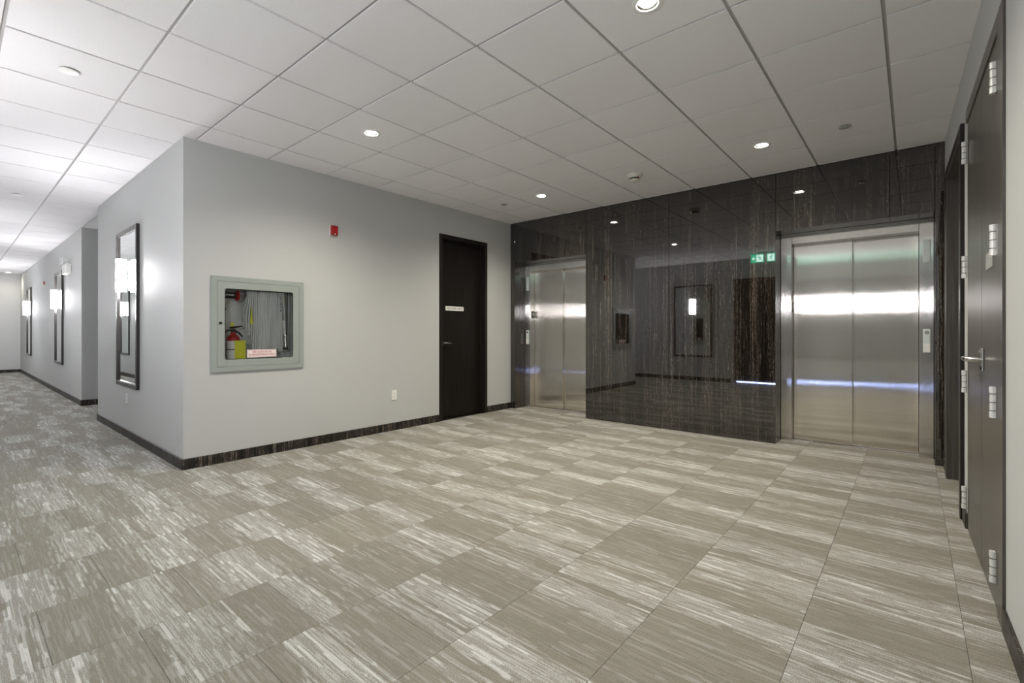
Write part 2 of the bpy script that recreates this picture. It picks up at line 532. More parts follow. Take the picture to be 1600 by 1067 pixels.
# ------------------------------------------------------------------ walls
CAB = (1.575, 2.335, 0.865, 1.645)   # hole for the hose cabinet: y0,y1,z0,z1
D1 = (4.235, 5.170, 0.0, 2.490)
mb = MB()
wall_with_holes(mb, 'X', XA - 0.20, XA, YB, 6.3, 0, H + 0.1, [CAB, D1])
wl = mb.obj('wall_left', 'wall_paint')
structure(wl, 'light grey painted lobby wall with the fire hose cabinet and dark service door', 'wall')
wc = MB().box(XB_END, XA - 0.20, YB, YB + 0.15, 0, H + 0.1).box(XB_END, XB_END + 0.12, YB + 0.15, 2.75, 0, H + 0.1).box(XC - 0.1, XB_END, 2.6, 2.75, 0, H + 0.1).obj('wall_corridor', 'wall_paint')
structure(wc, 'light grey corridor wall between the lobby corner and the alcove', 'wall')
wc2 = MB().box(XFAR, XC, YC, YC + 0.15, 0, H + 0.1).box(XC - 0.12, XC, YC + 0.15, 2.6, 0, H + 0.1).obj('wall_corridor_far', 'wall_paint')
structure(wc2, 'long light grey corridor wall beyond the alcove with two mirrors', 'wall')
wf = MB().box(XFAR - 0.15, XFAR, YBACK - 0.15, YC + 0.15, 0, H + 0.1).obj('wall_far', 'wall_paint')
structure(wf, 'light grey wall closing the far end of the corridor', 'wall')
BD = (-3.15, -2.15, 0.0, 2.41)
mb = MB()
wall_with_holes(mb, 'Y', YBACK - 0.15, YBACK, XFAR, XR + 0.1, 0, H + 0.1, [BD])
wb = mb.obj('wall_back', 'wall_paint')
structure(wb, 'light grey corridor wall facing the elevators across the lobby', 'wall')
D2 = (0.46, 1.50, 0.0, 2.44)
D3 = (1.75, 2.97, 0.0, 2.49)
mb = MB()
wall_with_holes(mb, 'Y', 0.0, 0.14, 0.02, 6.5, 0, H + 0.1, [D2, D3])
wr = mb.obj('wall_right', 'wall_paint')
wr.matrix_world = MR
structure(wr, 'light grey painted wall with two dark doors beside the elevators', 'wall')

# elevator wall: black streaked gloss panels
we = MB().box(XA - 0.2, 0.5, YD + 0.06, YD + 0.16, -0.05, H + 0.1).obj('wall_elevator', 'black_metal')
structure(we, 'elevator wall clad in glossy black panels with brown-grey vertical streaks', 'wall')
xs = -2.244
SG = 0.0012
def panel(x0, x1, z0, z1, y1=YF): return MB().box(x0 + SG, x1 - SG, YE, y1, z0, z1, 0.0015, 1).obj('wall_panel', 'black_streaked_panel', we)
panel(XA, E1[0], 0, H + 0.02)
panel(E1[0], E1[1], SOF, H + 0.02)
panel(E1[1], xs, 0, H + 0.02, YD + 0.05)
panel(xs, E2[0], 0, H + 0.02, YD + 0.05)
panel(E2[0], -0.16, SOF, H + 0.02)
panel(-0.16, E2[1], SOF, H + 0.02)
panel(E2[1], 0.26, 0, H + 0.02)
for e in (E1, E2):
    MB().box(e[0] - 0.05, e[1] + 0.05, YF + 0.03, YD + 0.06, SOF + 0.002, H + 0.05).obj('shaft_lintel', 'black_metal', we)
MB().box(XA, E1[0], YF + 0.001, YD + 0.06, 0, H).obj('shaft_side', 'black_metal', we)
MB().box(E2[1], 0.5, YF + 0.001, YD + 0.06, 0, H).obj('shaft_side', 'black_metal', we)

# baseboards
BH, BT = 0.092, 0.012
def baseboard(name, label, boxes, M=None):
    mb = MB()
    for b in boxes: mb.box(*b, 0.0, BH, 0.002, 1)
    o = mb.obj(name, 'black_streaked_base')
    if M is not None: o.matrix_world = M
    structure(o, label, 'baseboard')
baseboard('baseboard_left', 'black streaked baseboard under the fire hose cabinet wall', [(XA, XA + BT, YB - BT, D1[0] - 0.002), (XA, XA + BT, D1[1] + 0.002, YE - 0.001)])
baseboard('baseboard_corridor', 'black streaked baseboard running from the lobby corner to the alcove', [(XB_END - BT, XA, YB - BT, YB), (XB_END - BT, XB_END, YB, 2.6)])
baseboard('baseboard_corridor_far', 'black streaked baseboard of the corridor beyond the alcove', [(XFAR, XC, YC - BT, YC), (XC, XC + BT, YC - BT, 2.6)])
baseboard('baseboard_far', 'dark baseboard closing the corridor end', [(XFAR, XFAR + BT, YBACK + BT, YC - BT)])
baseboard('baseboard_back', 'black streaked baseboard along the wall facing the elevators', [(XFAR + BT, BD[0] - 0.07, YBACK, YBACK + BT), (BD[1] + 0.07, 0.3, YBACK, YBACK + BT)])
baseboard('baseboard_right', 'grey-brown streaked baseboard either side of the dark doors', [(0.05, 0.37, -BT, 0), (1.572, 1.748, -BT, 0), (3.025, 6.2, -BT, 0)], MR)

# ------------------------------------------------------------------ downlights
def downlight(name, label, i, j, watts, group):
    cx, cy = tile_center(i, j)
    e = empty(name, (cx, cy, H))
    tag(e, label, 'ceiling light', group)
    MB().lathe([(0.052, 0.001), (0.055, -0.003), (0.074, -0.0045), (0.078, -0.002), (0.078, 0.0)], cap=False).obj('trim_ring', 'white_plastic', e, True)
    MB().lathe([(0.053, 0.0), (0.048, 0.004), (0.042, 0.008), (0.040, 0.010)], cap=False).obj('reflector', 'chrome', e, True)
    MB().lathe([(0.040, 0.010), (0.036, 0.003), (0.02, -0.003), (0.0, -0.005)], cap=False).obj('lens', 'lamp_lens', e, True)
    MB().lathe([(0.056, 0.004), (0.056, 0.1), (0.0, 0.1)], cap=False).obj('housing', 'black_metal', e, True)
    ld = bpy.data.lights.new('downlight_beam', 'SPOT')
    ld.energy = watts; ld.color = WARM; ld.spot_size = math.radians(150); ld.spot_blend = 0.9
    ld.shadow_soft_size = 0.035
    lo = bpy.data.objects.new('downlight_beam', ld); C.objects.link(lo)
    lo.parent = e; lo.location = (0, 0, -0.016)
    return e
dl_group = 'recessed downlights of the lobby ceiling'
downlight('recessed_downlight', 'recessed round downlight in the tile near the hose cabinet wall', -6, -1, DOWN_W, dl_group)
downlight('recessed_downlight', 'recessed round downlight in front of the elevator beside the service door', -6, 3, DOWN_W, dl_group)
downlight('recessed_downlight', 'recessed round downlight in front of the elevator beside the right-hand doors', -2, 3, DOWN_W, dl_group)
downlight('recessed_downlight', 'recessed round downlight out in the lobby by the double door', -2, -1, DOWN_W, dl_group)
e = downlight('recessed_downlight', 'small recessed downlight glowing at the far end of the corridor', *FAR_LIGHT[0], 7.0, None)

# ------------------------------------------------------------------ smoke detector, sprinklers, exit sign
cx, cy = tile_center(-4, 3)
e = empty('smoke_detector', (cx, cy, H))
e.scale = (1.35, 1.35, 1.55)
tag(e, 'cream round smoke detector on the ceiling before the black panels', 'smoke detector')
MB().lathe([(0.058, 0), (0.058, -0.008), (0.052, -0.014), (0.046, -0.026), (0.0, -0.026)], cap=False).obj('base', 'detector_cream', e, True)
MB().lathe([(0.036, -0.026), (0.036, -0.036), (0.0, -0.036)], cap=False).obj('sensing_slots', 'dark_slot', e, True)
MB().lathe([(0.038, -0.036), (0.038, -0.041), (0.030, -0.046), (0.0, -0.047)], cap=False).obj('cap', 'detector_cream', e, True)
MB().lathe([(0.004, -0.02), (0.004, -0.03), (0.0, -0.031)], (0.04, -0.02, 0), n=8).obj('indicator_lamp', 'red_paint', e, True)
def sprinkler(label, x, y, mat='plate_grey', r=0.04):
    e = empty('concealed_sprinkler', (x, y, H))
    tag(e, label, 'sprinkler', 'concealed ceiling sprinklers')
    MB().lathe([(r * 0.8, 0), (r * 0.8, -0.006), (0.0, -0.006)], cap=False).obj('collar', 'dark_slot', e, True)
    MB().lathe([(r, -0.006), (r, -0.010), (r * 0.9, -0.0125), (0.0, -0.014)], cap=False).obj('cover_plate', mat, e, True)
sprinkler('round sprinkler cover in the ceiling near the service door', *tile_center(-7, 3))
sprinkler('round sprinkler cover in the ceiling near the right-hand wall', *tile_center(-1, 3))
sprinkler('round white sprinkler cover in the corridor ceiling near the lobby corner', -4.10, 0.508, 'white_plastic', 0.05)
sprinkler('round grey sprinkler cover in the ceiling where corridor and lobby meet', -2.30, 1.13)
sprinkler('round white sprinkler cover farther along the corridor ceiling', -8.27, 0.55, 'white_plastic', 0.05)

def exit_sign():
    e = empty('exit_sign', (-2.33, 0.28, H))
    tag(e, 'green running-man exit sign with arrows both ways below the corridor ceiling', 'exit sign')
    MB().box(-0.15, 0.15, -0.035, 0.035, -0.028, 0.0, 0.005).obj('canopy', 'satin_nickel', e)
    MB().box(-0.285, 0.285, -0.012, 0.012, -0.040, -0.027).obj('top_rail', 'satin_nickel', e)
    for s in (-1, 1):
        a0, a1 = (-0.275, -0.025) if s < 0 else (0.025, 0.275)
        p = MB().box(a0, a1, -0.004, 0.004, -0.325, -0.150).obj('green_plate', 'exit_green', e)
        p.location = (0, 0, 0.110)
        sq = 0.135 * s
        px = (a0 + a1) / 2 - s * 0.045
        for f in (-1, 1):
            yy = f * 0.0045
            def P(a, b, h): return (a, yy + f * h, b)
            MB().box(px - 0.062, px + 0.062, min(yy, yy + f * 0.001), max(yy, yy + f * 0.001), -0.308, -0.167).obj('white_field', 'exit_white', p)
            ax = (a0 + a1) / 2 + s * 0.075
            mb = MB()
            mb.prism([(ax + s * 0.035, -0.238), (ax, -0.205), (ax, -0.271)], P, 0, 0.001)
            mb.prism([(ax - s * 0.03, -0.228), (ax, -0.228), (ax, -0.248), (ax - s * 0.03, -0.248)], P, 0, 0.0008)
            mb.obj('arrow', 'exit_white', p)
            man = MB()
            man.prism([(px + s * 0.018 + 0.012 * math.cos(t * math.pi / 6), -0.186 + 0.012 * math.sin(t * math.pi / 6)) for t in range(12)], P, 0.001, 0.002)
            def limb(x0, z0, x1, z1, wd):
                d = Vector((x1 - x0, z1 - z0)); n = Vector((-d.y, d.x)).normalized() * wd / 2
                man.prism([(px + s * (x0) + n.x * s, z0 + n.y), (px + s * x1 + n.x * s, z1 + n.y), (px + s * x1 - n.x * s, z1 - n.y), (px + s * x0 - n.x * s, z0 - n.y)], P, 0.001, 0.002)
            limb(0.010, -0.205, -0.008, -0.245, 0.022)
            limb(-0.006, -0.243, 0.022, -0.265, 0.014); limb(0.022, -0.265, 0.014, -0.295, 0.012)
            limb(-0.008, -0.243, -0.022, -0.270, 0.014); limb(-0.022, -0.270, -0.050, -0.278, 0.012)
            limb(0.010, -0.207, 0.036, -0.222, 0.010); limb(0.036, -0.222, 0.046, -0.210, 0.009)
            limb(0.006, -0.208, -0.026, -0.212, 0.010); limb(-0.026, -0.212, -0.034, -0.235, 0.009)
            man.obj('running_figure', 'exit_green', p)
exit_sign()

# ------------------------------------------------------------------ mirrors and sconces
def mirror(label, x, y, f, wd=0.925, z0=0.575, z1=2.325):
    """f = -1 faces -Y, +1 faces +Y"""
    e = empty('wall_mirror', (x, y, z0))
    tag(e, label, 'mirror')
    h, b, d = z1 - z0, 0.045, 0.030
    def q(a, c): return tuple(sorted((f * a, f * c)))
    for (x0, x1, a, c) in ((-wd / 2, wd / 2, 0, b), (-wd / 2, wd / 2, h - b, h), (-wd / 2, -wd / 2 + b, b, h - b), (wd / 2 - b, wd / 2, b, h - b)):
        MB().box(x0, x1, *q(0, d), a, c, 0.003, 1).obj('frame_rail', 'mirror_frame_wood', e)
    for (x0, x1, a, c) in ((-wd / 2 + b, wd / 2 - b, b, b + 0.008), (-wd / 2 + b, wd / 2 - b, h - b - 0.008, h - b)):
        MB().box(x0, x1, *q(0.012, 0.022), a, c).obj('inner_lip', 'chrome', e)
    MB().box(-wd / 2 + b, wd / 2 - b, *q(0.002, 0.012), b, h - b).obj('glass', 'mirror_glass', e)
    return e
def sconce(label, x, y, f, zc=1.80):
    e = empty('wall_sconce', (x, y, zc))  # shade stands just clear of the mirror
    tag(e, label, 'wall lamp')
    h = 0.355
    def q(a, c): return tuple(sorted((f * a, f * c)))
    MB().box(-0.022, 0.022, *q(0.012, 0.018), -0.16, 0.16, 0.002, 1).obj('backplate', 'chrome', e)
    MB().box(-0.012, 0.012, *q(0.018, 0.045), -0.02, 0.02).obj('bracket', 'chrome', e)
    c = (0, f * 0.078, 0)
    MB().lathe([(0.046, -h / 2), (0.048, -h / 2 + 0.004), (0.048, h / 2 - 0.004), (0.046, h / 2)], c, n=40).obj('shade', 'sconce_glass', e, True)
    for z in (-0.150, 0.118):
        MB().lathe([(0.0485, z - 0.005), (0.0505, z - 0.005), (0.0505, z + 0.005), (0.0485, z + 0.005)], c, n=40, cap=False).obj('metal_band', 'satin_nickel', e, True)
    for s in (-1, 1):
        MB().box(s * 0.050 - 0.003, s * 0.050 + 0.003, f * 0.078 - 0.006, f * 0.078 + 0.006, -0.165, 0.165).obj('side_strut', 'satin_nickel', e)
    MB().lathe([(0.0, -h / 2 - 0.006), (0.038, -h / 2 - 0.006), (0.046, -h / 2 - 0.001)], c, n=40, cap=False).obj('bottom_cap', 'satin_nickel', e, True)
M1, M2, M3 = -6.63, -12.36, -17.45
mirror('tall dark-framed mirror on the corridor wall between the lobby corner and the alcove', M1, YB, -1)
sconce('lit cylindrical wall sconce on the mirror nearest the lobby corner', M1 + 0.06, YB, -1)
mirror('tall dark-framed mirror just beyond the alcove under the emergency light', M2, YC, -1)
sconce('lit cylindrical wall sconce on the mirror just beyond the alcove', M2, YC, -1)
mirror('tall dark-framed mirror near the far end of the corridor', M3, YC, -1)
sconce('lit cylindrical wall sconce on the mirror near the corridor end', M3, YC, -1)
mirror('wide dark-framed mirror on the wall opposite the elevators', -4.09, YBACK, 1)
sconce('lit wall sconce on the mirror opposite the elevators', -4.09, YBACK, 1)
mirror('added unseen dark-framed mirror facing the elevator beside the right-hand double door', -1.0, YBACK, 1)  # unseen mirror, added together with its sconce
sconce('added unseen fill sconce on the mirror facing the right-hand elevator', -1.0, YBACK, 1)  # unseen lamp added to brighten the lobby ceiling and elevator doors
mirror('added unseen dark-framed mirror across the corridor opposite the alcove', -10.0, YBACK, 1)  # out of view, added to carry the extra corridor sconce
sconce('added unseen fill sconce on the mirror opposite the alcove', -10.0, YBACK, 1)  # unseen lamp added to lift the dim corridor near the alcove
mirror('dark-framed mirror on the opposite side of the corridor, seen reflected in another mirror', -16.0, YBACK, 1)
sconce('lit wall sconce on the far mirror across the corridor', -16.0, YBACK, 1)

# ------------------------------------------------------------------ elevators
def elevator(label, e, call_side):
    x0, x1 = e
    r = empty('elevator', ((x0 + x1) / 2, YF, 0))
    tag(r, label, 'elevator', 'pair of elevators in the black wall')
    ox = (x0 + x1) / 2
    a, b = x0 - ox, x1 - ox
    j = 0.104
    dt = 2.135
    S, F = 'brushed_steel', 'brushed_steel_frame'
    MB().box(a + 0.001, a + j, 0, YD - YF, 0.001, SOF - 0.001, 0.002, 1).obj('jamb', F, r)
    MB().box(b - j, b - 0.001, 0, YD - YF, 0.001, SOF - 0.001, 0.002, 1).obj('jamb', F, r)
    MB().box(a + j + 0.0015, b - j - 0.0015, 0, YD - YF, dt, SOF - 0.001, 0.002, 1).obj('header', F, r)
    m = (a + b) / 2
    d0 = YD - YF
    MB().box(a + j + 0.001, m + 0.004, d0 - 0.030, d0 - 0.002, 0.008, dt + 0.0, 0.002, 1).obj('door_panel', S, r)
    MB().box(m - 0.02, b - j - 0.001, d0 + 0.002, d0 + 0.030, 0.008, dt + 0.0, 0.002, 1).obj('door_panel', S, r)
    sill = MB().box(a + j, b - j, d0 - 0.045, d0 + 0.05, -0.011, 0.004).obj('sill', 'sill_aluminium', r)
    MB().box(a + j, b - j, d0 - 0.0005, d0 + 0.0015, 0.0042, 0.0055).obj('sill_groove', 'dark_slot', sill)
    cx = b - j / 2 + 0.002 if call_side > 0 else a + j / 2 + 0.005 * 0
    hw = 0.026
    ind = MB().box(cx - hw, cx + hw, -0.006, 0.0, 1.835, 2.05, 0.003, 1).obj('position_indicator', 'call_panel_grey', r)
    cp = MB().box(cx - hw, cx + hw, -0.008, 0.0, 0.99, 1.212, 0.003, 1).obj('call_station', 'call_panel_grey', r)
    MB().box(cx - hw + 0.002, cx + hw - 0.002, -0.0095, -0.008, 0.995, 1.075).obj('notice_plate', 'white_plastic', cp)
    MB().lathe([(0.010, -0.008), (0.010, -0.012), (0.0, -0.012)], (cx, 0, 1.178), 'Y', 20, False).obj('key_switch', 'chrome', cp, True)
    MB().lathe([(0.015, -0.008), (0.015, -0.0095), (0.0, -0.0095)], (cx, 0, 1.178), 'Y', 20, False).obj('key_switch_bezel', 'dark_slot', cp, True)
    for bx in (-0.010, 0.010):
        MB().lathe([(0.008, -0.0095), (0.008, -0.012), (0.0, -0.0125)], (cx + bx, 0, 1.057), 'Y', 16, False).obj('call_button', 'white_plastic', cp, True)
    # floor number plates on the inner faces of the jambs
    for s in (-1, 1):
        fx = a + j if s < 0 else b - j
        p0, p1 = (fx, fx + 0.003) if s < 0 else (fx - 0.003, fx)
        pl = MB().box(p0, p1, 0.035, 0.105, 1.40, 1.51).obj('floor_plate', 'dark_slot', r)
        if s < 0: M = Matrix.Translation((p1 + 0.0006, 0.07, 1.46)) @ Matrix(((0, 0, 1, 0), (1, 0, 0, 0), (0, 1, 0, 0), (0, 0, 0, 1)))
        else: M = Matrix.Translation((p0 - 0.0006, 0.07, 1.46)) @ Matrix(((0, 0, -1, 0), (-1, 0, 0, 0), (0, 1, 0, 0), (0, 0, 0, 1)))
        text('floor_number', '4', 0.075, 'label_white', pl, M)
        for k in range(2):
            xx = p1 if s < 0 else p0 - 0.002
            MB().box(xx, xx + 0.002, d0 - 0.075, d0 - 0.068, dt - 0.09 + 0.035 * k, dt - 0.08 + 0.035 * k).obj('sensor', 'dark_slot', r)
elevator('brushed steel elevator recessed beside the service door wall', E1, -1)
elevator('brushed steel elevator recessed beside the right-hand double door', E2, 1)

# ------------------------------------------------------------------ doors
def door_left():
    y0, y1, z0, z1 = D1
    d = empty('door_1', (XA, (y0 + y1) / 2, 0))
    structure(d, 'black-brown service door with a small white sign in the grey lobby wall', 'door')
    oy = (y0 + y1) / 2
    a, b = y0 - oy, y1 - oy
    fw = 0.055
    mb = MB()
    for (p, q, s, t) in ((a, a + fw, 0, z1), (b - fw, b, 0, z1), (a + fw, b - fw, z1 - fw, z1)):
        MB().box(-0.14, 0.008, p + 0.0005, q - 0.0005, s, t - 0.0005, 0.002, 1).obj('frame_member', 'espresso_frame', d)
    for (p, q, s, t) in ((a + fw, a + fw + 0.014, 0, z1 - fw), (b - fw - 0.014, b - fw, 0, z1 - fw), (a + fw + 0.014, b - fw - 0.014, z1 - fw - 0.014, z1 - fw)):
        MB().box(-0.085, -0.06, p, q, s, t).obj('door_stop', 'espresso_frame', d)
    lf = MB().box(-0.13, -0.086, a + fw + 0.003, b - fw - 0.003, 0.006, z1 - fw - 0.003, 0.001, 1).obj('door_leaf', 'espresso_wood', d)
    # lever
    hy = a + fw + 0.075
    MB().lathe([(0.027, -0.086), (0.027, -0.078), (0.024, -0.074), (0.0, -0.074)], (0, hy, 1.035), 'X', 24, False).obj('rose', 'satin_nickel', lf, True)
    MB().tube([(-0.078, hy, 1.035), (-0.035, hy, 1.035), (-0.030, hy + 0.012, 1.035), (-0.030, hy + 0.115, 1.030)], 0.009).obj('lever_handle', 'satin_nickel', lf, True)
    sg = MB().box(-0.086, -0.083, a + 0.19, a + 0.535, 1.478, 1.537, 0.001, 1).obj('sign_plate', 'label_white', lf)
    text('lettering', 'RECYCLING CHUTE', 0.036, 'label_print', sg, Matrix.Translation((-0.0824, a + 0.3625, 1.5075)) @ Matrix(((0, 0, 1, 0), (1, 0, 0, 0), (0, 1, 0, 0), (0, 0, 0, 1))), width=0.29)
    MB().lathe([(0.004, -0.086), (0.004, -0.083), (0.0, -0.083)], (0, b - 0.2, 1.02), 'X', 10, False).obj('peephole', 'satin_nickel', lf)
door_left()

def hinge(parent, u, zc, hh=0.13, proud=0.006):
    h = MB()
    h.lathe([(0.0, -hh / 2), (0.0125, -hh / 2), (0.0125, -hh / 2 + 0.026), (0.0112, -hh / 2 + 0.027), (0.0112, hh / 2 - 0.027), (0.0125, hh / 2 - 0.026), (0.0125, hh / 2), (0.0, hh / 2)], (u, -proud - 0.010, zc), 'Z', 16, False)
    o = h.obj('hinge', 'hinge_steel', parent, True)
    MB().box(u - 0.016, u + 0.022, -proud - 0.003, -proud + 0.0005, zc - hh / 2, zc + hh / 2).obj('hinge_leaf', 'satin_nickel', o)
    for kz in (-0.27, 0.0, 0.27):
        MB().lathe([(0.0114, -0.0012), (0.0128, -0.0012), (0.0128, 0.0012), (0.0114, 0.0012)], (u, -proud - 0.010, zc + kz * hh), 'Z', 16, False).obj('knuckle_joint', 'dark_slot', o)
    return o
def lever(parent, u, z, dirn, proud):
    MB().box(u - 0.022, u + 0.022, -proud - 0.010, -proud, z - 0.055, z + 0.055, 0.004, 2).obj('escutcheon', 'satin_nickel', parent)
    MB().lathe([(0.014, -proud - 0.010), (0.014, -proud - 0.018), (0.0, -proud - 0.018)], (u, 0, z + 0.036), 'Y', 20, False).obj('thumb_turn', 'satin_nickel', parent, True)
    MB().tube([(u, -proud - 0.008, z), (u, -proud - 0.052, z), (u + dirn * 0.012, -proud - 0.060, z), (u + dirn * 0.120, -proud - 0.060, z)], 0.0125, 12).obj('lever_handle', 'satin_nickel', parent, True)
    MB().lathe([(0.011, -proud - 0.010), (0.011, -proud - 0.014), (0.0, -proud - 0.014)], (u, 0, z - 0.04), 'Y', 16, False).obj('key_cylinder', 'dark_slot', parent, True)

def doors_right():
    d = empty('door_2', mat=MR)
    structure(d, 'dark recessed door in the right-hand wall next to the elevator', 'door')
    a, b, _, z1 = D2
    for (p, q, s, t) in ((a - 0.09, a + 0.0, 0.0, z1 + 0.06), (b + 0.0, b + 0.07, 0.0, z1 + 0.06), (a, b, z1 + 0.0, z1 + 0.06)):
        MB().box(p, q, -0.020, -0.0005, s, t, 0.002, 1).obj('casing', 'espresso_frame', d)
    for (p, q, s, t) in ((a + 0.0005, a + 0.03, 0.0, z1 - 0.0005), (b - 0.03, b - 0.0005, 0.0, z1 - 0.0005), (a + 0.03, b - 0.03, z1 - 0.03, z1 - 0.0005)):
        MB().box(p, q, -0.0195, 0.135, s, t).obj('jamb', 'grey_brown_wood', d)
    lf = MB().box(a + 0.033, b - 0.033, 0.085, 0.128, 0.006, z1 - 0.033).obj('door_leaf', 'espresso_wood', d)
    lever(lf, b - 0.10, 1.03, -1, -0.085)
    d = empty('door_3', mat=MR)
    structure(d, 'dark grey-brown double door with chrome hinges in the right-hand wall', 'door')
    a, b, _, z1 = D3
    for (p, q, s, t) in ((a + 0.0005, a + 0.055, 0.0, z1), (b - 0.075, b + 0.05, 0.0, z1 + 0.02), (a, b - 0.075, z1 - 0.055, z1 + 0.02)):
        MB().box(p, q, -0.002 if q < a + 0.06 else -0.010, 0.0 if q > b or t > z1 else 0.12, s, t, 0.001, 1).obj('frame_member', 'grey_brown_wood', d)
    MB().box(b - 0.075, b - 0.001, 0.0, 0.12, 0, z1 - 0.06).obj('jamb', 'grey_brown_wood', d)
    mid = 2.375
    l1 = MB().box(a + 0.058, mid - 0.003, -0.004, 0.040, 0.008, z1 - 0.058, 0.0015, 1).obj('door_leaf', 'grey_brown_wood', d)
    l2 = MB().box(mid + 0.003, b - 0.078, -0.004, 0.040, 0.008, z1 - 0.058, 0.0015, 1).obj('door_leaf', 'grey_brown_wood', d)
    for z in (0.20, 0.89, 1.57, 2.25):
        hinge(l1, a + 0.045, z, 0.13, 0.010)
        hinge(l2, b - 0.090, z, 0.13, 0.010)
    lever(l2, mid + 0.075, 1.05, -1, 0.004)
    MB().box(2.55, 2.73, -0.0075, -0.004, 1.475, 1.55, 0.001, 1).obj('sign_plate', 'plate_grey', l2)
doors_right()

def door_back():
    a, b, _, z1 = BD
    d = empty('door_4', ((a + b) / 2, YBACK, 0))
    structure(d, 'dark brown door on the wall facing the elevators', 'door')
    h = (b - a) / 2
    for (p, q, s, t) in ((-h + 0.0005, -h + 0.05, 0.0, z1), (h - 0.05, h - 0.0005, 0.0, z1), (-h + 0.05, h - 0.05, z1 - 0.05, z1)):
        MB().box(p, q, -0.14, 0.012, s, t).obj('frame_member', 'espresso_frame', d)
    for (p, q) in ((-h + 0.053, h - 0.053),):
        MB().box(p, q, -0.08, -0.035, 0.045, z1 - 0.053).obj('door_leaf', 'espresso_wood', d)
    MB().box(-h + 0.053, h - 0.053, -0.075, -0.045, 0.020, 0.036).obj('under_door_daylight', 'daylight_glow_blue', d)  # glowing strip stands in for blue daylight leaking under the door
door_back()

